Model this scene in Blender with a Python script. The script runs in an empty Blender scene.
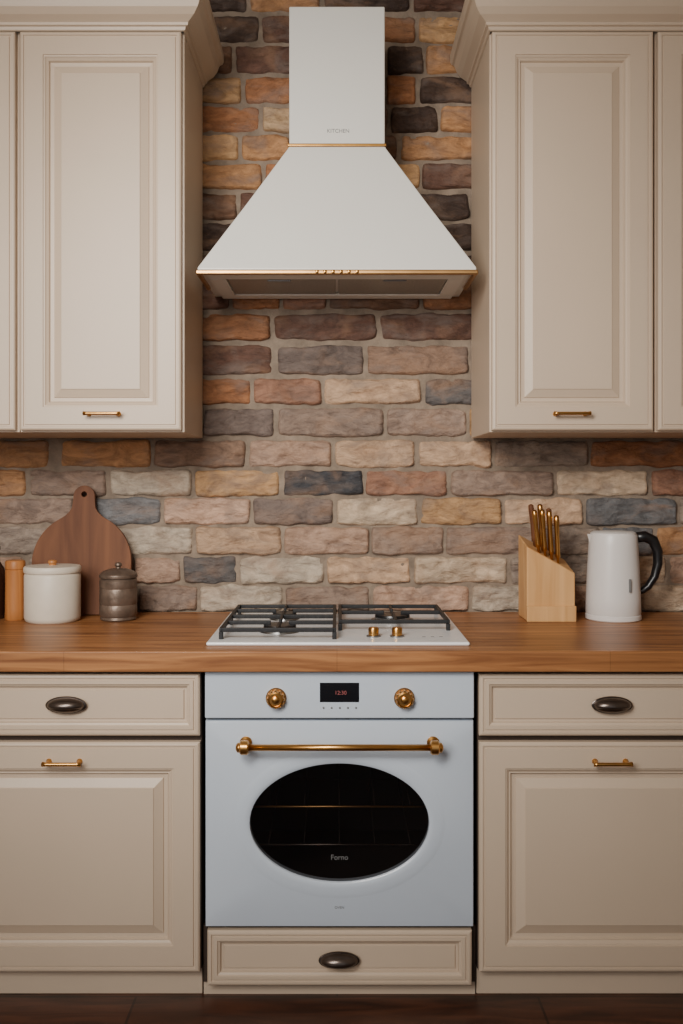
import bpy, bmesh, math, random
from mathutils import Vector, Matrix, noise
random.seed(7)
S = bpy.context.scene

# ------------------------------------------------------------ materials
def lin(c):
    return tuple(((v/255)/12.92 if v/255 <= .04045 else (((v/255)+.055)/1.055)**2.4) for v in c)
def newmat(name):
    m = bpy.data.materials.new(name); m.use_nodes = True
    nt = m.node_tree; b = nt.nodes['Principled BSDF']
    return m, nt, b
def simple(name, rgb, rough=.5, metal=0., var=.06, scale=6., bump=0., bscale=80., coat=0.):
    m, nt, b = newmat(name)
    c = lin(rgb)
    tc = nt.nodes.new('ShaderNodeTexCoord')
    n = nt.nodes.new('ShaderNodeTexNoise'); n.inputs['Scale'].default_value = scale; n.inputs['Detail'].default_value = 4
    nt.links.new(tc.outputs['Object'], n.inputs['Vector'])
    r = nt.nodes.new('ShaderNodeValToRGB')
    r.color_ramp.elements[0].position = .3; r.color_ramp.elements[1].position = .7
    r.color_ramp.elements[0].color = tuple(max(0, v*(1-var)) for v in c)+(1,)
    r.color_ramp.elements[1].color = tuple(v*(1+var) for v in c)+(1,)
    nt.links.new(n.outputs['Fac'], r.inputs['Fac'])
    nt.links.new(r.outputs['Color'], b.inputs['Base Color'])
    b.inputs['Roughness'].default_value = rough
    b.inputs['Metallic'].default_value = metal
    b.inputs['Coat Weight'].default_value = coat
    if bump > 0:
        n2 = nt.nodes.new('ShaderNodeTexNoise'); n2.inputs['Scale'].default_value = bscale
        nt.links.new(tc.outputs['Object'], n2.inputs['Vector'])
        bp = nt.nodes.new('ShaderNodeBump'); bp.inputs['Strength'].default_value = bump; bp.inputs['Distance'].default_value = .003
        nt.links.new(n2.outputs['Fac'], bp.inputs['Height']); nt.links.new(bp.outputs['Normal'], b.inputs['Normal'])
    return m
def wood(name, dark, light, rough=.45, stretch=(1.2, 18, 18), planks=None, coat=0., spec=.5):
    m, nt, b = newmat(name)
    N = nt.nodes.new; L = nt.links.new
    tc = N('ShaderNodeTexCoord'); mp = N('ShaderNodeMapping'); mp.inputs['Scale'].default_value = stretch
    L(tc.outputs['Object'], mp.inputs['Vector'])
    n = N('ShaderNodeTexNoise'); n.inputs['Scale'].default_value = 3.2; n.inputs['Detail'].default_value = 8; n.inputs['Distortion'].default_value = .8
    L(mp.outputs['Vector'], n.inputs['Vector'])
    r = N('ShaderNodeValToRGB'); r.color_ramp.elements[0].position = .32; r.color_ramp.elements[1].position = .7
    r.color_ramp.elements[0].color = lin(dark)+(1,); r.color_ramp.elements[1].color = lin(light)+(1,)
    L(n.outputs['Fac'], r.inputs['Fac'])
    out = r.outputs['Color']
    if planks:
        bt = N('ShaderNodeTexBrick')
        bt.inputs['Color1'].default_value = (1, 1, 1, 1); bt.inputs['Color2'].default_value = (planks[3],)*3+(1,)
        bt.inputs['Mortar'].default_value = (planks[4],)*3+(1,)
        bt.inputs['Scale'].default_value = 1; bt.inputs['Brick Width'].default_value = planks[0]
        bt.inputs['Row Height'].default_value = planks[1]; bt.inputs['Mortar Size'].default_value = planks[2]
        bt.inputs['Mortar Smooth'].default_value = .2
        L(tc.outputs['Object'], bt.inputs['Vector'])
        mx = N('ShaderNodeMixRGB'); mx.blend_type = 'MULTIPLY'; mx.inputs['Fac'].default_value = 1
        L(out, mx.inputs['Color1']); L(bt.outputs['Color'], mx.inputs['Color2']); out = mx.outputs['Color']
    L(out, b.inputs['Base Color'])
    b.inputs['Roughness'].default_value = rough; b.inputs['Coat Weight'].default_value = coat
    b.inputs['Specular IOR Level'].default_value = spec
    bp = N('ShaderNodeBump'); bp.inputs['Strength'].default_value = .15; bp.inputs['Distance'].default_value = .002
    L(n.outputs['Fac'], bp.inputs['Height']); L(bp.outputs['Normal'], b.inputs['Normal'])
    return m

M_cab = simple('painted_cabinet', (199, 179, 157), .42, var=.025, scale=3, bump=.05, bscale=150)
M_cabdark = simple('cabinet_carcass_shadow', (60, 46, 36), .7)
M_white = simple('white_enamel', (234, 236, 238), .28, var=.01, scale=4, coat=.2)
M_hood = simple('hood_enamel', (220, 218, 211), .38, var=.015, scale=4)
M_oven = simple('oven_enamel', (192, 202, 214), .25, var=.015, scale=4, coat=.2)
M_brass = simple('aged_brass', (198, 148, 84), .28, 1., var=.12, scale=30)
M_brass2 = simple('brass_trim', (184, 142, 94), .35, 1., var=.1, scale=20)
M_bronze = simple('dark_bronze', (100, 90, 84), .28, .9, var=.15, scale=40)
M_iron = simple('cast_iron', (30, 30, 32), .5, .2, var=.15, scale=60, bump=.2)
M_steel = simple('burner_alu', (150, 150, 150), .35, 1.)
M_black = simple('black_plastic', (22, 22, 24), .3)
M_cavity = simple('oven_cavity', (62, 55, 51), .45)
M_filter = simple('filter_mesh', (160, 156, 148), .4, .5, var=.2, scale=200)
M_ceramic = simple('cream_ceramic', (216, 205, 188), .45, var=.05, scale=20)
M_pewter = simple('pewter', (112, 96, 84), .42, .5, var=.25, scale=35, bump=.3)
M_darkglass = simple('brown_bottle_glass', (54, 32, 22), .15)
M_kettle = simple('kettle_white', (222, 218, 214), .35, var=.01)
M_grey = simple('grey_mark', (110, 110, 110), .5)
M_plaster = simple('plaster_wall', (196, 182, 164), .9, bump=.1)
M_ceil = simple('ceiling_paint', (210, 202, 190), .9)
M_counter = wood('butcher_block', (124, 76, 42), (188, 130, 80), .42, (1.0, 16, 16), (.6, .06, .0008, .82, .6), coat=.05, spec=.4)
M_floor = wood('dark_floorboards', (54, 31, 22), (100, 60, 42), .4, (1.5, 10, 10), (.9, .12, .003, .7, .3))
M_board = wood('walnut_board', (88, 52, 32), (122, 78, 50), .6, (7, 7, .8), spec=.25)
M_lightwood = wood('maple', (196, 146, 92), (222, 176, 120), .5, (8, 8, .8), spec=.35)
M_orangewood = wood('orange_wood', (156, 96, 48), (196, 132, 74), .45, (10, 10, 1.), spec=.35)
M_disp, nt, b = newmat('led_display'); b.inputs['Base Color'].default_value = (.006, .006, .008, 1); b.inputs['Roughness'].default_value = .12
M_led, nt, b = newmat('led_digits'); b.inputs['Base Color'].default_value = (.3, .08, .08, 1); b.inputs['Emission Color'].default_value = (1, .2, .12, 1); b.inputs['Emission Strength'].default_value = .03
M_glass, nt, b = newmat('tinted_oven_glass'); nt.nodes.remove(b)
o = nt.nodes['Material Output']; tr = nt.nodes.new('ShaderNodeBsdfTransparent'); tr.inputs['Color'].default_value = (.45, .44, .44, 1)
gl = nt.nodes.new('ShaderNodeBsdfGlossy'); gl.inputs['Roughness'].default_value = .06
fr = nt.nodes.new('ShaderNodeFresnel'); fr.inputs['IOR'].default_value = 1.5
mx = nt.nodes.new('ShaderNodeMixShader')
nt.links.new(fr.outputs[0], mx.inputs[0]); nt.links.new(tr.outputs[0], mx.inputs[1]); nt.links.new(gl.outputs[0], mx.inputs[2]); nt.links.new(mx.outputs[0], o.inputs[0])
M_mortar = simple('mortar', (134, 119, 104), .95, var=.25, scale=25, bump=.9, bscale=120)
# stone
M_stone, nt, b = newmat('tumbled_stone')
N = nt.nodes.new; L = nt.links.new
at = N('ShaderNodeAttribute'); at.attribute_name = 'Col'
tc = N('ShaderNodeTexCoord')
mp = N('ShaderNodeMapping'); mp.inputs['Scale'].default_value = (1, 1, 2.2); mp.inputs['Rotation'].default_value = (0, .25, 0)
L(tc.outputs['Object'], mp.inputs['Vector'])
n1 = N('ShaderNodeTexNoise'); n1.inputs['Scale'].default_value = 11; n1.inputs['Detail'].default_value = 10; n1.inputs['Roughness'].default_value = .72; n1.inputs['Distortion'].default_value = 1.4
L(mp.outputs['Vector'], n1.inputs['Vector'])
r1 = N('ShaderNodeValToRGB'); r1.color_ramp.elements[0].position = .32; r1.color_ramp.elements[1].position = .68
r1.color_ramp.elements[0].color = (.5, .46, .44, 1); r1.color_ramp.elements[1].color = (1.36, 1.32, 1.26, 1)
L(n1.outputs['Fac'], r1.inputs['Fac'])
mm = N('ShaderNodeMixRGB'); mm.blend_type = 'MULTIPLY'; mm.inputs['Fac'].default_value = 1
L(at.outputs['Color'], mm.inputs['Color1']); L(r1.outputs['Color'], mm.inputs['Color2'])
def tint(prev, scale, off, lo, hi, amt, col):
    mpp = N('ShaderNodeMapping'); mpp.inputs['Location'].default_value = off; mpp.inputs['Scale'].default_value = (1, 1, 1.8)
    L(tc.outputs['Object'], mpp.inputs['Vector'])
    n2 = N('ShaderNodeTexNoise'); n2.inputs['Scale'].default_value = scale; n2.inputs['Detail'].default_value = 7; n2.inputs['Distortion'].default_value = .8
    L(mpp.outputs['Vector'], n2.inputs['Vector'])
    r2 = N('ShaderNodeValToRGB'); r2.color_ramp.elements[0].position = lo; r2.color_ramp.elements[1].position = hi
    r2.color_ramp.elements[0].color = (0, 0, 0, 1); r2.color_ramp.elements[1].color = (amt,)*3+(1,)
    L(n2.outputs['Fac'], r2.inputs['Fac'])
    m2 = N('ShaderNodeMixRGB'); m2.inputs['Color2'].default_value = lin(col)+(1,)
    L(r2.outputs['Color'], m2.inputs['Fac']); L(prev, m2.inputs['Color1'])
    return m2.outputs['Color']
c_ = tint(mm.outputs['Color'], 7, (0, 0, 0), .5, .7, .45, (168, 130, 100))
c_ = tint(c_, 9, (4, 2, 7), .5, .7, .55, (124, 110, 102))
L(c_, b.inputs['Base Color']); b.inputs['Roughness'].default_value = .7
n3 = N('ShaderNodeTexNoise'); n3.inputs['Scale'].default_value = 34; n3.inputs['Detail'].default_value = 10; n3.inputs['Roughness'].default_value = .62
L(mp.outputs['Vector'], n3.inputs['Vector'])
bp = N('ShaderNodeBump'); bp.inputs['Strength'].default_value = 1.; bp.inputs['Distance'].default_value = .010
L(n3.outputs['Fac'], bp.inputs['Height']); L(bp.outputs['Normal'], b.inputs['Normal'])

# ------------------------------------------------------------ mesh helpers
def empty(name, loc=(0, 0, 0)):
    e = bpy.data.objects.new(name, None); e.location = loc; e.empty_display_size = .1
    S.collection.objects.link(e); return e
def finish(name, bm, mat, parent=None, smooth=False, bevel=0, seg=2):
    me = bpy.data.meshes.new(name)
    bmesh.ops.recalc_face_normals(bm, faces=bm.faces[:])
    bm.to_mesh(me); bm.free()
    ob = bpy.data.objects.new(name, me); S.collection.objects.link(ob)
    if mat: me.materials.append(mat)
    if smooth:
        for p in me.polygons: p.use_smooth = True
    if bevel:
        md = ob.modifiers.new('bev', 'BEVEL'); md.width = bevel; md.segments = seg; md.limit_method = 'ANGLE'
        for p in me.polygons: p.use_smooth = True
        wn = ob.modifiers.new('wn', 'WEIGHTED_NORMAL'); wn.keep_sharp = False
    if parent:
        ob.parent = parent; ob.matrix_parent_inverse = Matrix.Translation(-Vector(parent.location))
    return ob
def box(name, x0, x1, y0, y1, z0, z1, mat, parent=None, bevel=0, seg=2):
    bm = bmesh.new(); bmesh.ops.create_cube(bm, size=1)
    for v in bm.verts:
        v.co = ((x0+x1)/2+v.co.x*(x1-x0), (y0+y1)/2+v.co.y*(y1-y0), (z0+z1)/2+v.co.z*(z1-z0))
    return finish(name, bm, mat, parent, bevel=bevel, seg=seg)
def lathe(name, prof, c, mat, parent=None, axis='Z', seg=40, sx=1, sy=1):
    bm = bmesh.new(); rings = []
    for r, h in prof:
        ring = []
        for i in range(seg):
            a = 2*math.pi*i/seg
            p = (r*math.cos(a)*sx, r*math.sin(a)*sy, h)
            if axis == 'Y': p = (p[0], -p[2], p[1])
            if axis == 'X': p = (p[2], p[0], p[1])
            ring.append(bm.verts.new((c[0]+p[0], c[1]+p[1], c[2]+p[2])))
        rings.append(ring)
    for a, b_ in zip(rings, rings[1:]):
        for i in range(seg):
            bm.faces.new((a[i], a[(i+1) % seg], b_[(i+1) % seg], b_[i]))
    bm.faces.new(rings[0]); bm.faces.new(rings[-1])
    ob = finish(name, bm, mat, parent, smooth=True)
    md = ob.modifiers.new('es', 'EDGE_SPLIT'); md.split_angle = math.radians(38)
    return ob
def panel(name, x0, x1, z0, z1, yf, prof, mat, parent=None):
    bm = bmesh.new(); rings = []
    for ins, d in prof:
        rings.append([bm.verts.new(p) for p in ((x0+ins, yf+d, z0+ins), (x1-ins, yf+d, z0+ins), (x1-ins, yf+d, z1-ins), (x0+ins, yf+d, z1-ins))])
    for a, b_ in zip(rings, rings[1:]):
        for i in range(4): bm.faces.new((a[i], a[(i+1) % 4], b_[(i+1) % 4], b_[i]))
    bm.faces.new(rings[-1]); bm.faces.new(rings[0])
    return finish(name, bm, mat, parent)
def tube(name, pts, r, mat, parent=None, seg=14, radii=None):
    bm = bmesh.new(); rings = []; P = [Vector(p) for p in pts]
    up = Vector((0, 1, 0)) if abs((P[-1]-P[0]).normalized().y) < .8 else Vector((0, 0, 1))
    for k, p in enumerate(P):
        t = (P[min(k+1, len(P)-1)]-P[max(k-1, 0)]).normalized()
        s = t.cross(up)
        if s.length < 1e-4: s = Vector((1, 0, 0))
        s.normalize(); w = s.cross(t).normalized()
        rr = radii[k] if radii else r
        rx, ry = rr if isinstance(rr, tuple) else (rr, rr)
        rings.append([bm.verts.new(p+s*rx*math.cos(2*math.pi*i/seg)+w*ry*math.sin(2*math.pi*i/seg)) for i in range(seg)])
    for a, b_ in zip(rings, rings[1:]):
        for i in range(seg): bm.faces.new((a[i], a[(i+1) % seg], b_[(i+1) % seg], b_[i]))
    bm.faces.new(rings[0]); bm.faces.new(rings[-1])
    return finish(name, bm, mat, parent, smooth=True)
def hexa(name, bot, top, mat, parent=None, bevel=0):
    bm = bmesh.new(); A = [bm.verts.new(p) for p in bot]; B = [bm.verts.new(p) for p in top]; n = len(A)
    bm.faces.new(A); bm.faces.new(B)
    for i in range(n): bm.faces.new((A[i], A[(i+1) % n], B[(i+1) % n], B[i]))
    return finish(name, bm, mat, parent, bevel=bevel)
def text(name, s, size, loc, mat, parent):
    cu = bpy.data.curves.new(name, 'FONT'); cu.body = s; cu.size = size; cu.align_x = 'CENTER'; cu.extrude = .0003
    ob = bpy.data.objects.new(name, cu); ob.data.materials.append(mat); S.collection.objects.link(ob)
    ob.rotation_euler = (math.pi/2, 0, 0); ob.location = loc
    ob.parent = parent; ob.matrix_parent_inverse = Matrix.Translation(-Vector(parent.location))
    return ob

# ------------------------------------------------------------ room shell
RW = 1.62; RC = 2.62; RD = -4.6
box('wall_back', -RW, RW, .015, .12, 0, RC, M_mortar)
wall = bpy.data.objects['wall_back']
box('wall_left', -RW-.1, -RW, RD, .12, 0, RC, M_plaster)
box('wall_right', RW, RW+.1, RD, .12, 0, RC, M_plaster)
box('floor', -RW-.1, RW+.1, RD, .12, -.06, 0, M_floor)
box('ceiling', -RW-.1, RW+.1, RD, .12, RC, RC+.06, M_ceil)

# ------------------------------------------------------------ stone brick courses (laid out in 1/349 m, datum x=337, y=481 at z=1.155)
C = dict(
 tan=(184,147,106), otan=(176,132,92), org=(152,104,70), brn=(108,80,62), dbrn=(66,50,42), red=(146,108,88), dred=(98,70,58),
 pink=(184,154,134), ptan=(192,162,134), beige=(200,180,156), lgry=(180,168,152), gry=(144,131,120), mauve=(148,128,115),
 dmauve=(110,97,91), slate=(94,92,93), dsl=(60,61,66), blue=(108,109,112), gbr=(134,109,92), ltan=(204,174,138))
rows = [
 (586,612,[(-40,40,'gry'),(44,135,'mauve'),(138,197,'mauve'),(199,283,'lgry'),(286,370,'mauve'),(373,469,'pink'),(472,550,'lgry'),(553,640,'pink'),(643,730,'beige')]),
 (557,584,[(-60,22,'pink'),(26,88,'gry'),(91,131,'tan'),(133,180,'pink'),(183,236,'slate'),(239,324,'lgry'),(327,411,'ptan'),(414,508,'beige'),(511,590,'gry'),(593,668,'beige'),(671,760,'pink')]),
 (527,555,[(-30,48,'gry'),(51,107,'blue'),(110,192,'lgry'),(195,281,'ptan'),(284,369,'pink'),(372,444,'mauve'),(447,535,'mauve'),(538,600,'gry'),(603,655,'blue'),(658,740,'otan')]),
 (498,525,[(-20,72,'mauve'),(76,160,'blue'),(163,250,'pink'),(253,333,'dmauve'),(336,418,'beige'),(421,502,'tan'),(505,584,'ptan'),(587,678,'blue'),(681,760,'gry')]),
 (470,496,[(-60,24,'otan'),(28,106,'mauve'),(109,191,'lgry'),(195,279,'tan'),(283,363,'dsl'),(366,448,'red'),(451,555,'mauve'),(558,649,'beige'),(653,740,'red')]),
 (440,467,[(-40,48,'otan'),(60,150,'otan'),(153,245,'gbr'),(248,331,'pink'),(335,415,'ptan'),(419,492,'ptan'),(495,589,'gry'),(592,690,'org')]),
 (408,436,[(30,110,'tan'),(113,200,'gry'),(203,274,'dmauve'),(277,384,'mauve'),(387,467,'mauve'),(470,560,'tan'),(563,640,'gry')]),
 (378,404,[(170,250,'org'),(253,321,'red'),(324,421,'ptan'),(425,480,'slate')]),
 (345,374,[(180,272,'dred'),(278,364,'dmauve'),(367,469,'gbr'),(472,540,'tan')]),
 (313,340,[(176,270,'org'),(274,377,'dred'),(380,478,'dred')]),
 (283,309,[(150,228,'dred'),(231,279,'org'),(283,326,'red'),(329,420,'brn'),(423,500,'org')]),
 (253,279,[(160,240,'brn'),(243,330,'tan'),(333,430,'dred'),(433,500,'dbrn')]),
 (222,249,[(180,262,'dbrn'),(265,340,'brn'),(343,418,'tan'),(421,500,'dbrn')]),
 (192,219,[(170,236,'brn'),(239,300,'dred'),(303,380,'brn'),(383,470,'dbrn')]),
 (162,188,[(160,262,'otan'),(265,330,'org'),(333,420,'tan'),(423,500,'dred')]),
 (134,159,[(170,238,'tan'),(241,290,'otan'),(293,398,'brn'),(401,500,'otan')]),
 (105,131,[(180,259,'org'),(262,300,'ltan'),(303,388,'brn'),(391,438,'dbrn'),(441,500,'otan')]),
 (75,102,[(170,241,'tan'),(244,292,'org'),(295,384,'brn'),(387,417,'org'),(420,500,'dbrn')]),
 (44,72,[(165,232,'brn'),(235,300,'dred'),(303,384,'brn'),(387,424,'dbrn'),(427,480,'otan')]),
 (14,41,[(180,258,'dbrn'),(261,340,'dred'),(343,416,'org'),(419,470,'tan')]),
 (-16,10,[(170,246,'dbrn'),(249,320,'otan'),(323,410,'dbrn'),(413,480,'dred')]),
 (-46,-20,[(190,270,'tan'),(273,350,'brn'),(353,430,'dred'),(433,510,'tan')]),
]
bm = bmesh.new()
lay = bm.loops.layers.float_color.new('Col')
keys = list(C)
def brick(x0, x1, z0, z1, col):
    cx, cz, hw, hh = (x0+x1)/2, (z0+z1)/2, (x1-x0)/2+.0012, (z1-z0)/2+.0016
    us = [-1, -.985, -.95, -.9, -.8]+[(-.7+1.4*i/21) for i in range(22)]+[.8, .9, .95, .985, 1]
    vs = [-1, -.95, -.86, -.74, -.6, -.45, -.3, -.15, 0, .15, .3, .45, .6, .74, .86, .95, 1]
    sd = random.random()*50; prot = random.uniform(-.004, .003)
    cr = random.uniform(.08, .2); tilt = random.uniform(-.005, .005); tv = random.uniform(-.007, .003)
    j = [[None]*len(vs) for _ in us]
    for a, u in enumerate(us):
        for b_, v in enumerate(vs):
            eu = (1-abs(u))*hw; ev = (1-abs(v))*hh; e = min(eu, ev)
            x = hw*u*(1-.03*abs(v)**6); z = hh*v*(1-cr*abs(u)**14)
            w = noise.noise(Vector((x*14+sd, 0, z*14)))*.005
            x += w*(1 if abs(u) > .8 else .3); z += (noise.noise(Vector((x*18+sd, 7, z*9)))*.006+noise.noise(Vector((x*45+sd, 2, z*9)))*.003)*(abs(v)**2)
            dome = 1-(1-min(1, e/.008))**2.4
            rough = noise.noise(Vector((x*20+sd, 3, z*34)))*.007-abs(noise.noise(Vector((x*26+sd, 9, z*44))))*.011+.0025+noise.noise(Vector((x*60+sd, 3, z*80)))*.0036+noise.noise(Vector((x*120+sd, 3, z*150)))*.0016
            h = (.024+prot+rough+tilt*u+tv*v)*dome
            j[a][b_] = bm.verts.new((cx+x, max(-.0045, .027-h), cz+z))
    c = lin(col)
    for a in range(len(us)-1):
        for b_ in range(len(vs)-1):
            f = bm.faces.new((j[a][b_], j[a+1][b_], j[a+1][b_+1], j[a][b_+1])); f.smooth = True
            for l in f.loops: l[lay] = (*c, 1)
def wx(u): return (u-337)/349
def wz(v): return 1.155-(v-481)/349
for (t, bt, bl) in rows:
    z0, z1 = wz(bt)+.0005, wz(t)-.0005
    lst = [(wx(a), wx(b_), C[k]) for a, b_, k in bl]
    x = lst[0][0]-.009
    while x > -RW+.05:
        w = random.uniform(.2, .28); n0 = max(x-w, -RW+.01); lst.append((n0, x, C[random.choice(keys)])); x = n0-.009
    x = max(l[1] for l in lst)+.009
    while x < RW-.05:
        w = random.uniform(.2, .28); n0 = min(x+w, RW-.01); lst.append((x, n0, C[random.choice(keys)])); x = n0+.009
    for a, b_, col in lst:
        f = random.uniform(.94, 1.06)
        if b_-a > .03: brick(a, b_, z0, z1, tuple(c*f for c in col))
st = finish('stone_courses', bm, M_stone, wall)
for p in st.data.polygons: p.use_smooth = True
YW = -.006   # rear plane of everything standing against the stone

# ------------------------------------------------------------ hardware
def bar_pull(name, x, y, z, L, parent, r=.0042):
    e = parent
    tube(name, [(x-L/2, y-.022, z), (x-L/2+.008, y-.024, z), (x+L/2-.008, y-.024, z), (x+L/2, y-.022, z)], r, M_brass, e, radii=[r*1.35, r, r, r*1.35])
    for s in (-1, 1):
        lathe(name+'_post', [(.0065, 0), (.0065, .002), (.0042, .005), (.0038, .022)], (x+s*(L/2-.008), y, z), M_brass, e, axis='Y', seg=16)
def cup_pull(name, x, y, z, parent):
    lathe(name+'_plate', [(.0455, 0), (.0455, .002), (.043, .0035)], (x, y, z), M_bronze, parent, axis='Y', sy=.43, seg=40)
    bm = bmesh.new(); bmesh.ops.create_uvsphere(bm, u_segments=36, v_segments=20, radius=1)
    for v in list(bm.verts):
        if v.co.y > .02: v.co.y = 0
    for v in bm.verts:
        c = v.co.copy(); zz = c.z*.0172
        yy = c.y*.024
        if c.z < -.2: yy *= .55
        v.co = (x+c.x*.0415, y-.003+yy, z+zz)
    finish(name, bm, M_bronze, parent, smooth=True)

DOOR = [(0, .02), (0, .004), (.003, .0008), (.006, 0), (.009, 0), (.0105, .003), (.013, .003), (.0145, 0),
        (.058, 0), (.059, .003), (.062, .0035), (.064, .006), (.068, .009), (.070, .0085), (.073, .0155), (.082, .0165), (.083, .0135), (.102, .005), (.1035, .003)]
DRAW = [(0, .02), (0, .004), (.003, .0008), (.006, 0), (.009, 0), (.0105, .003), (.013, .003), (.0145, 0),
        (.022, 0), (.024, .003), (.028, .005), (.030, .0115), (.035, .012), (.037, .0085)]

# ------------------------------------------------------------ base cabinets
YB = -.62
def base_cab(x0, x1, hx):
    e = empty('base_cabinet', ((x0+x1)/2, -.3, 0))
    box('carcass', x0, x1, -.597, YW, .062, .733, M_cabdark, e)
    box('plinth', x0, x1, -.588, YW, 0, .0585, M_cab, e, bevel=.002)
    panel('drawer_front', x0+.002, x1-.002, .589, .726, YB, DRAW, M_cab, e)
    panel('door_front', x0+.002, x1-.002, .0640, .575, YB, DOOR, M_cab, e)
    cup_pull('cup_pull', hx, YB, .658, e)
    bar_pull('bar_pull', hx-.004, YB, .533, .084, e)
base_cab(-.906, -.303, -.601)
base_cab(.314, .917, .610)
base_cab(-1.515, -.910, -1.21)
base_cab(.921, 1.526, 1.22)
for a, b_ in ((-1.612, -1.519), (1.53, 1.612)):
    box('cabinet_filler', a, b_, -.61, YW, 0, .733, M_cab)

e = empty('oven_drawer_cabinet', (.005, -.3, 0))
box('plinth', -.300, .311, -.588, YW, 0, .030, M_cab, e)
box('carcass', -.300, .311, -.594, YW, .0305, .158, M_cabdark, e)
panel('drawer_front', -.288, .2995, .034, .1565, YB, DRAW, M_cab, e)
cup_pull('cup_pull', .0045, YB, .092, e)

box('wooden_countertop', -1.612, 1.612, -.642, YW, .735, .781, M_counter, bevel=.003)

# ------------------------------------------------------------ oven
ov = empty('built_in_oven', (.0055, -.3, .16))
ox0, ox1 = -.293, .304
oc = (ox0+ox1)/2
box('oven_side_left', ox0, ox0+.01, -.598, -.05, .162, .730, M_cavity, ov)
box('oven_side_right', ox1-.01, ox1, -.598, -.05, .162, .730, M_cavity, ov)
box('oven_rear', ox0+.01, ox1-.01, -.07, -.05, .162, .730, M_cavity, ov)
box('oven_base', ox0+.01, ox1-.01, -.598, -.07, .162, .18, M_cavity, ov)
box('oven_top', ox0+.01, ox1-.01, -.598, -.07, .622, .730, M_cavity, ov)
box('control_panel', ox0, ox1, YB-.002, -.598, .6285, .7325, M_oven, ov, bevel=.003)
def oven_door():
    bm = bmesh.new(); zc_, a_, b_ = .396, .1998, .1325
    x0, x1, z0, z1 = ox0+.001, ox1-.001, .166, .6225
    NN = 96; cx = oc
    ang = [2*math.pi*i/NN for i in range(NN)]
    corners = [math.atan2(z-zc_, x-cx) % (2*math.pi) for x in (x0, x1) for z in (z0, z1)]
    for c in corners:
        k = min(range(NN), key=lambda i: abs(ang[i]-c)); ang[k] = c
    def rectpt(t, ins):
        dx, dz = math.cos(t), math.sin(t)
        s = min([((x1-ins-cx)/dx if dx > 1e-9 else ((x0+ins-cx)/dx if dx < -1e-9 else 1e9)), ((z1-ins-zc_)/dz if dz > 1e-9 else ((z0+ins-zc_)/dz if dz < -1e-9 else 1e9))])
        return cx+dx*s, zc_+dz*s
    def ell(t, g):
        dx, dz = math.cos(t), math.sin(t); A, B = a_+g, b_+g
        s = 1/math.sqrt((dx/A)**2+(dz/B)**2); return cx+dx*s, zc_+dz*s
    rings = []
    for kind, p, y in [('r', 0, -.599), ('r', 0, YB+.003), ('r', .001, YB+.001), ('r', .004, YB), ('e', .036, YB), ('e', .033, YB-.0008), ('e', .024, YB-.0022), ('e', .012, YB-.003), ('e', .003, YB-.0025), ('e', 0, YB-.0005), ('e', -.001, YB+.006), ('e', -.001, -.599)]:
        ring = []
        for t in ang:
            x, z = rectpt(t, p) if kind == 'r' else ell(t, p)
            ring.append(bm.verts.new((x, y, z)))
        rings.append(ring)
    rings.append(rings[0])
    for r0, r1 in zip(rings, rings[1:]):
        for i in range(NN): bm.faces.new((r0[i], r0[(i+1) % NN], r1[(i+1) % NN], r1[i]))
    ob = finish('oven_door', bm, M_oven, ov, smooth=True)
    md = ob.modifiers.new('es', 'EDGE_SPLIT'); md.split_angle = math.radians(35)
    bm = bmesh.new()
    f = [bm.verts.new((cx+(a_-.0015)*math.cos(t), YB+.005, zc_+(b_-.0015)*math.sin(t))) for t in ang]; bm.faces.new(f)
    finish('oven_window', bm, M_glass, ov)
oven_door()
for z, col in ((.4225, M_brass2), (.337, M_bronze)):
    tube('oven_rack', [(oc-.27, -.59, z), (oc+.27, -.59, z)], .0026, col, ov, seg=8)
    for k in range(7):
        x = oc-.24+k*.08
        tube('oven_rack_rod', [(x, -.585, z), (x, -.12, z)], .0011, M_cavity, ov, seg=6)
    tube('oven_rack_back', [(oc-.27, -.12, z), (oc+.27, -.12, z)], .0016, M_bronze, ov, seg=8)
text('window_mark', 'Forno', .016, (oc, YB+.0045, .313), M_grey, ov)
text('door_mark', 'OVEN', .008, (oc, YB-.0003, .206), M_grey, ov)
box('display', -.038, .049, YB-.0035, YB-.002, .665, .708, M_disp, ov, bevel=.001)
text('display_digits', '12:30', .012, (.008, YB-.0038, .682), M_led, ov)
for k in range(5):
    lathe('panel_button', [(.0022, 0), (.0022, .0015), (.0015, .002)], (-.030+k*.018, YB-.002, .6525), M_grey, ov, axis='Y', seg=12)
for kx in (-.135, .149):
    lathe('knob_collar', [(.023, 0), (.023, .003), (.021, .005)], (kx, YB-.002, .674), M_brass2, ov, axis='Y')
    lathe('oven_knob', [(.018, .004), (.0182, .014), (.017, .021), (.014, .023), (.0135, .020), (.0085, .020), (.0075, .024), (.004, .026)], (kx, YB-.002, .674), M_brass, ov, axis='Y')
    for k in range(12):
        t = k*math.pi/6
        lathe('knob_grip', [(.0026, .004), (.0026, .018), (.001, .020)], (kx+.018*math.cos(t), YB-.002, .674+.018*math.sin(t)), M_brass, ov, axis='Y', seg=10)
hz = .575; hy = YB-.042
tube('oven_handle', [(-.205, hy, hz), (.216, hy, hz)], .0072, M_brass, ov, seg=20)
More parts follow.
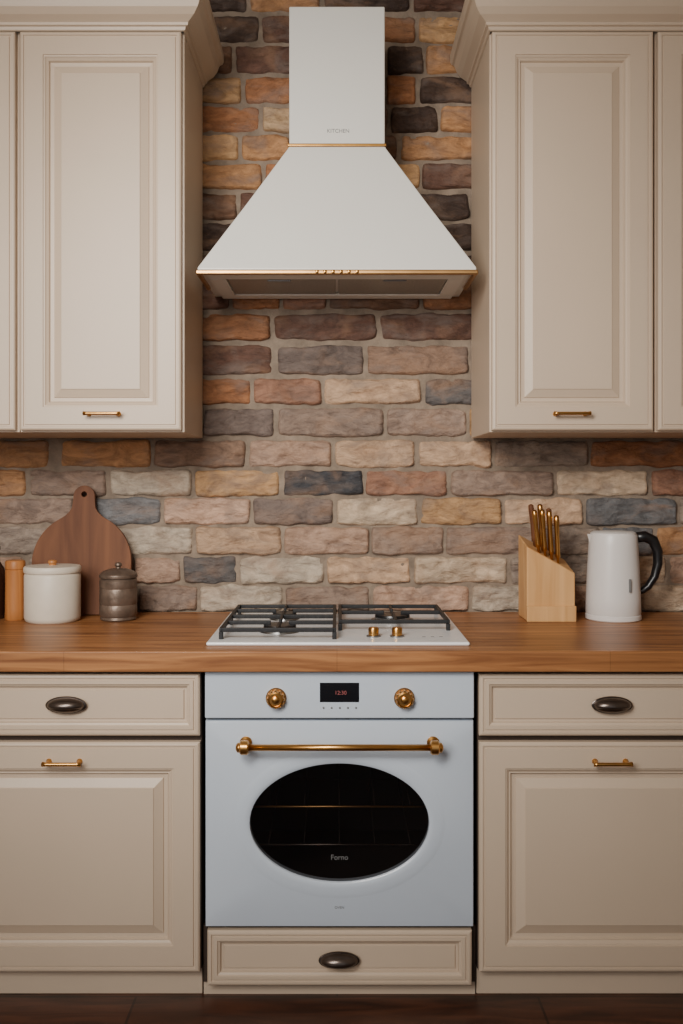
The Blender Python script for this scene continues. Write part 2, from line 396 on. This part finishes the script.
for hx in (-.202, .213):
    s = -1 if hx < 0 else 1
    lathe('handle_bracket', [(.014, 0), (.014, .004), (.009, .008), (.008, .032), (.011, .036), (.0125, .043), (.011, .049), (.006, .052)], (hx, YB, hz), M_brass, ov, axis='Y', seg=24)
    lathe('handle_finial', [(.012, -.010), (.0155, -.007), (.0155, .007), (.012, .010)], (hx, hy, hz), M_brass, ov, axis='X', seg=24)
    tube('handle_tip', [(hx, hy, hz), (hx+s*.014, hy, hz), (hx+s*.018, hy, hz)], .01, M_brass, ov, radii=[.011, .011, .006])

# ------------------------------------------------------------ cooktop
ck = empty('gas_cooktop', (.002, -.32, .781))
box('cooktop_plate', -.297, .3015, -.574, -.075, .781, .7895, M_white, ck, bevel=.004, seg=3)
def grate(x0, x1, y0, y1, burners, nm):
    t = .0042; z0, z1 = .806, .816
    bm = bmesh.new()
    def bx(a0, a1, b0, b1, c0=z0, c1=z1):
        r = bmesh.ops.create_cube(bm, size=1)
        for v in r['verts']: v.co = ((a0+a1)/2+v.co.x*(a1-a0), (b0+b1)/2+v.co.y*(b1-b0), (c0+c1)/2+v.co.z*(c1-c0))
    bx(x0, x1, y0-t, y0+t); bx(x0, x1, y1-t, y1+t); bx(x0-t, x0+t, y0-t, y1+t); bx(x1-t, x1+t, y0-t, y1+t)
    for x in (x0, x1):
        for y in (y0, y1): bx(x-t*1.2, x+t*1.2, y-t*1.2, y+t*1.2, .7895, z0)
    if len(burners) > 1:
        ym = (burners[0][1]+burners[1][1])/2; bx(x0, x1, ym-t, ym+t)
        for x in (x0, x1): bx(x-t, x+t, ym-t, ym+t, .7895, z0)
        ys = [(y0, ym), (ym, y1)]
    else: ys = [(y0, y1)]
    for (bx_, by_), (ya, yb) in zip(burners, ys):
        g = .022
        bx(x0, bx_-g, by_-t*.8, by_+t*.8); bx(bx_+g, x1, by_-t*.8, by_+t*.8)
        bx(bx_-t*.8, bx_+t*.8, ya, by_-g); bx(bx_-t*.8, bx_+t*.8, by_+g, yb)
    finish(nm, bm, M_iron, ck, bevel=.0015)
B1 = [(-.139, -.415), (-.139, -.205)]
B2 = [(.145, -.235)]
grate(-.268, -.006, -.53, -.115, B1, 'grate_left')
grate(.008, .272, -.40, -.115, B2, 'grate_right')
for (x, y), r in zip(B1+B2, (.040, .032, .046)):
    lathe('burner_base', [(r*1.25, 0), (r*1.2, .004), (r, .006), (r, .010)], (x, y, .7895), M_steel, ck)
    lathe('burner_cap', [(r*.95, .010), (r, .012), (r*.97, .017), (r*.5, .0185)], (x, y, .7895), M_black, ck)
for x, y in ((.086, -.495), (.141, -.495)):
    lathe('knob_base', [(.017, 0), (.017, .003), (.014, .004)], (x, y, .7895), M_steel, ck, seg=24)
    lathe('cooktop_knob', [(.012, .004), (.0125, .018), (.0105, .022), (.003, .023)], (x, y, .7895), M_brass, ck, seg=24)
for k in range(3):
    box('touch_mark', .20+k*.02, .208+k*.02, -.50, -.494, .7895, .7899, M_grey, ck)

# ------------------------------------------------------------ hood
hd = empty('range_hood', (-.001, -.18, 1.67))
def frus(name, sections, mat):
    bm = bmesh.new(); rings = []
    for hw, yf, yb, z in sections:
        rings.append([bm.verts.new(p) for p in ((-hw, yf, z), (hw, yf, z), (hw, yb, z), (-hw, yb, z))])
    for a, b_ in zip(rings, rings[1:]):
        for i in range(4): bm.faces.new((a[i], a[(i+1) % 4], b_[(i+1) % 4], b_[i]))
    bm.faces.new(rings[0]); bm.faces.new(rings[-1])
    return finish(name, bm, mat, hd, bevel=.003)
frus('hood_canopy', [(.349, -.350, YW, 1.6815), (.349, -.350, YW, 1.689), (.236, -.298, YW, 1.857), (.128, -.2525, YW, 2.020), (.126, -.251, YW, 2.026)], M_hood)
box('canopy_rim_front', -.353, .353, -.355, -.343, 1.671, 1.683, M_brass2, hd, bevel=.003)
for s in (-1, 1):
    box('canopy_rim_side', min(s*.353, s*.343), max(s*.353, s*.343), -.343, -.14, 1.673, 1.683, M_brass2, hd, bevel=.002)
box('underside_frame_front', -.325, .325, -.335, -.285, 1.6725, 1.6815, M_hood, hd, bevel=.002)
box('underside_frame_back', -.325, .325, -.075, -.020, 1.6725, 1.6815, M_hood, hd, bevel=.003)
box('underside_frame_left', -.325, -.285, -.285, -.075, 1.6725, 1.6815, M_hood, hd)
box('underside_frame_right', .285, .325, -.285, -.075, 1.6725, 1.6815, M_hood, hd)
box('grease_filter_left', -.283, -.004, -.283, -.077, 1.6745, 1.6815, M_filter, hd, bevel=.002)
box('grease_filter_right', .004, .283, -.283, -.077, 1.6745, 1.6815, M_filter, hd, bevel=.002)
for sx in (-.15, .15): box('filter_latch', sx-.03, sx+.03, -.27, -.255, 1.671, 1.6745, M_steel, hd, bevel=.001)
for k in range(6):
    lathe('hood_button', [(.0045, 0), (.0045, .003), (.003, .004)], (-.05+k*.02, -.355, 1.6775), M_brass, hd, axis='Y', seg=14)
box('neck_trim', -.128, .128, -.2535, YW, 2.026, 2.033, M_brass, hd, bevel=.001)
box('chimney', -.1245, .1245, -.250, YW, 2.033, 2.391, M_hood, hd, bevel=.003)
text('hood_mark', 'KITCHEN', .014, (.003, -.2503, 2.062), M_grey, hd)

# ------------------------------------------------------------ upper cabinets
YU = -.352
def upper_cab(x0, x1, hx):
    e = empty('upper_cabinet', ((x0+x1)/2, -.17, 1.2775))
    box('carcass', x0, x1, YU+.02, YW, 1.2775, 2.30, M_cab, e, bevel=.0015)
    panel('door_front', x0+.004, x1-.006, 1.282, 2.279, YU, DOOR, M_cab, e)
    bar_pull('bar_pull', hx, YU, 1.3225, .09, e)
for sgn in (-1, 1):
    for a, b_ in ((.384, .797), (.799, 1.208), (1.210, 1.611)):
        x0, x1 = (a, b_) if sgn > 0 else (-b_, -a)
        upper_cab(x0, x1, (.5825 if a < .5 else (a+b_)/2)*sgn)
CR = [(0, 2.279), (.004, 2.281), (.006, 2.288), (.012, 2.290), (.013, 2.296), (.018, 2.300), (.030, 2.308), (.041, 2.322), (.047, 2.338), (.050, 2.342), (.056, 2.344), (.060, 2.352), (.060, 2.372), (0, 2.372)]
def crown(s):
    bm = bmesh.new(); rings = []
    for o, z in CR:
        pts = [(s*1.612, YU+.002-o, z), (s*(.3835-o), YU+.002-o, z), (s*(.3835-o), YW, z)]
        rings.append([bm.verts.new(p) for p in pts])
    for a, b_ in zip(rings, rings[1:]):
        for i in range(2): bm.faces.new((a[i], a[i+1], b_[i+1], b_[i]))
    bm.faces.new([bm.verts.new(p) for p in ((s*1.612, YU, 2.372), (s*.384, YU, 2.372), (s*.384, YW, 2.372), (s*1.612, YW, 2.372))])
    finish('trim_1' if s < 0 else 'trim_2', bm, M_cab)
crown(-1); crown(1)

# ------------------------------------------------------------ counter objects
Z = .781
e = empty('cutting_board', (-.716, -.045, Z))
def arc(cx, cz, r, a0, a1, n=14): return [(cx+r*math.cos(math.radians(a0+(a1-a0)*i/n)), cz+r*math.sin(math.radians(a0+(a1-a0)*i/n))) for i in range(n+1)]
right = [(.085, 0)]+arc(.085, .05, .05, -88, -5, 8)+[(.139, .10)]+arc(.0, .145, .139, 0, 62, 14)
neck = [(.052, .276), (.040, .288), (.033, .30), (.031, .318)]
tip = arc(0, .333, .030, 0, 90, 8)
half = right+neck+tip
outl = half+[(-x, z) for x, z in reversed(half[:-1])]
bm = bmesh.new()
hole = [(.008*math.cos(2*math.pi*i/20), .338+.008*math.sin(2*math.pi*i/20)) for i in range(20)]
th = .016
def loop(pp, y):
    vs = [bm.verts.new((p[0], y, p[1])) for p in pp]
    es = [bm.edges.new((vs[i], vs[(i+1) % len(vs)])) for i in range(len(vs))]
    return vs, es
for y in (0, th):
    v1, e1 = loop(outl, y); v2, e2 = loop(hole, y)
    bmesh.ops.triangle_fill(bm, use_beauty=True, edges=e1+e2)
    if y == 0: A1, A2 = v1, v2
    else:
        for P, Q in ((A1, v1), (A2, v2)):
            for i in range(len(P)): bm.faces.new((P[i], P[(i+1) % len(P)], Q[(i+1) % len(Q)], Q[i]))
cb = finish('paddle', bm, M_board, None, bevel=.003)
cb.parent = e; cb.location = (0, -.040, .0030); cb.rotation_euler = (math.radians(-9), 0, 0)

CY = -.178
e = empty('ceramic_canister', (-.762, CY, Z))
lathe('jar', [(.066, 0), (.071, .004), (.0735, .012), (.0735, .122), (.071, .128), (.069, .130)], (-.762, CY, Z), M_ceramic, e)
lathe('lid', [(.0735, .130), (.075, .133), (.075, .143), (.072, .147), (.02, .149)], (-.762, CY, Z), M_ceramic, e)
lathe('lid_knob', [(.010, .147), (.009, .151), (.012, .156), (.011, .161), (.004, .163)], (-.762, CY, Z), M_orangewood, e, seg=24)
e = empty('pewter_jar', (-.590, -.16, Z))
lathe('jar', [(.044, 0), (.048, .004), (.047, .01), (.050, .014), (.050, .040), (.0485, .043), (.050, .046), (.050, .082), (.0485, .086), (.050, .090), (.050, .108), (.045, .114)], (-.590, -.16, Z), M_pewter, e)
lathe('lid', [(.050, .114), (.051, .117), (.050, .123), (.040, .132), (.022, .138), (.012, .139)], (-.590, -.16, Z), M_pewter, e)
lathe('lid_knob', [(.007, .138), (.006, .142), (.010, .147), (.009, .152), (.004, .155)], (-.590, -.16, Z), M_pewter, e, seg=24)
e = empty('wooden_shaker', (-.868, -.16, Z))
lathe('body', [(.025, 0), (.0275, .004), (.0265, .03), (.0262, .10), (.0265, .134), (.0245, .136)], (-.868, -.16, Z), M_orangewood, e, seg=28)
lathe('cap', [(.0245, .136), (.0265, .138), (.0265, .156), (.024, .160), (.012, .162)], (-.868, -.16, Z), M_orangewood, e, seg=28)
e = empty('oil_bottle', (-.932, -.13, Z))
lathe('bottle', [(.026, 0), (.029, .004), (.029, .11), (.024, .135), (.012, .155), (.011, .185), (.013, .187), (.013, .196), (.010, .198)], (-.932, -.13, Z), M_darkglass, e, seg=28)
lathe('cork', [(.009, .198), (.010, .212), (.008, .214)], (-.932, -.13, Z), M_orangewood, e, seg=20)

# knife block: top slopes down to the right and towards the room
e = empty('knife_block', (.568, -.14, Z))
bx0, bx1 = .505, .634; yf, yb = -.195, -.075
hexa('block', [(bx0, yf, Z), (bx1, yf, Z), (bx1, yb, Z), (bx0, yb, Z)],
     [(bx0, yf, Z+.200), (bx1, yf, Z+.128), (bx1, yb, Z+.155), (bx0, yb, Z+.226)], M_lightwood, e, bevel=.004)
box('block_foot', bx0-.001, bx1+.001, yf-.010, yf, Z, Z+.042, M_lightwood, e, bevel=.002)
for k, (dx, dy, ln, lean) in enumerate(((.036, -.180, .118, -8), (.036, -.125, .118, -7), (.053, -.180, .128, -6), (.056, -.130, .130, -5), (.070, -.180, .134, -5), (.078, -.130, .130, -4), (.087, -.180, .130, -4))):
    x = bx0+dx; zb = Z+.200-dx*.53+(dy-yf)*.24
    a = math.radians(lean)
    d = Vector((math.sin(a), -.14, math.cos(a))).normalized()
    b0 = Vector((x, dy, zb-.006))
    pts = [b0+d*t for t in (0, .018, .02, .03, ln*.6, ln*.9, ln, ln+.003)]
    tube('knife_handle', pts, .006, M_brass if k not in (1, 5) else M_board, e, seg=12, radii=[(.004, .006), (.004, .006), (.0072, .009), (.0068, .0085), (.006, .0075), (.0076, .009), (.007, .008), (.003, .004)])

# kettle
e = empty('electric_kettle', (.748, -.15, Z))
kx, ky = .748, -.15
lathe('base', [(.070, 0), (.0735, .003), (.0735, .014), (.071, .016)], (kx, ky, Z), M_kettle, e, seg=48)
lathe('body', [(.0715, .016), (.073, .019), (.072, .06), (.0685, .14), (.065, .20), (.0635, .226), (.062, .230)], (kx, ky, Z), M_kettle, e, seg=48)
lathe('lid', [(.060, .230), (.060, .234), (.052, .238), (.02, .240)], (kx, ky, Z), M_kettle, e, seg=48)
hexa('spout', [(kx-.052, ky-.012, Z+.17), (kx-.054, ky, Z+.168), (kx-.052, ky+.012, Z+.17)], [(kx-.052, ky-.024, Z+.229), (kx-.071, ky, Z+.231), (kx-.052, ky+.024, Z+.229)], M_kettle, e, bevel=.003)
hp = [(kx+.055, ky, Z+.220), (kx+.085, ky, Z+.224), (kx+.108, ky, Z+.213), (kx+.120, ky, Z+.185), (kx+.121, ky, Z+.15), (kx+.112, ky, Z+.115), (kx+.094, ky, Z+.088), (kx+.078, ky, Z+.076), (kx+.066, ky, Z+.076)]
tube('handle', hp, .01, M_black, e, radii=[(.015, .014), (.015, .014), (.015, .014), (.0135, .014), (.0125, .014), (.011, .013), (.010, .012), (.009, .011), (.007, .01)])
box('gauge', kx+.022, kx+.028, ky-.0715, ky-.064, Z+.08, Z+.115, M_grey, e, bevel=.001)

# ------------------------------------------------------------ light
def area(name, loc, tgt, sx, sy, pw, col):
    l = bpy.data.lights.new(name, 'AREA'); l.shape = 'RECTANGLE'; l.size = sx; l.size_y = sy; l.energy = pw; l.color = col
    o = bpy.data.objects.new(name, l); o.location = loc; S.collection.objects.link(o)
    o.rotation_euler = (Vector(tgt)-Vector(loc)).to_track_quat('-Z', 'Y').to_euler()
area('daylight_window', (-1.3, -3.0, 1.65), (.1, 0, 1.2), .9, 1.0, 38, (1, .97, .93))
l = bpy.data.lights.new('added_vignette_spot', 'SPOT'); l.energy = 270; l.color = (1, .95, .88); l.spot_size = math.radians(64); l.spot_blend = 1; l.shadow_soft_size = .4  # added spot, not a room fixture; its soft cone lets the corners darken
o = bpy.data.objects.new('added_vignette_spot', l); o.location = (-.65, -2.7, 2.15); S.collection.objects.link(o)
o.rotation_euler = (Vector((-.02, 0, 1.2))-o.location).to_track_quat('-Z', 'Y').to_euler()
w = bpy.data.worlds.new('World'); S.world = w; w.use_nodes = True
bg = w.node_tree.nodes['Background']; bg.inputs[0].default_value = (.94, .95, 1, 1); bg.inputs[1].default_value = .42

# ------------------------------------------------------------ camera
cam = bpy.data.cameras.new('camera'); co = bpy.data.objects.new('camera', cam); S.collection.objects.link(co)
co.location = (0, -2.75, 1.155); co.rotation_euler = (math.pi/2, 0, 0)
cam.sensor_fit = 'VERTICAL'; cam.sensor_height = 24; cam.lens = 22.5
cam.shift_y = -31/1024; cam.shift_x = 4.5/1024
cam.clip_start = .05
S.camera = co
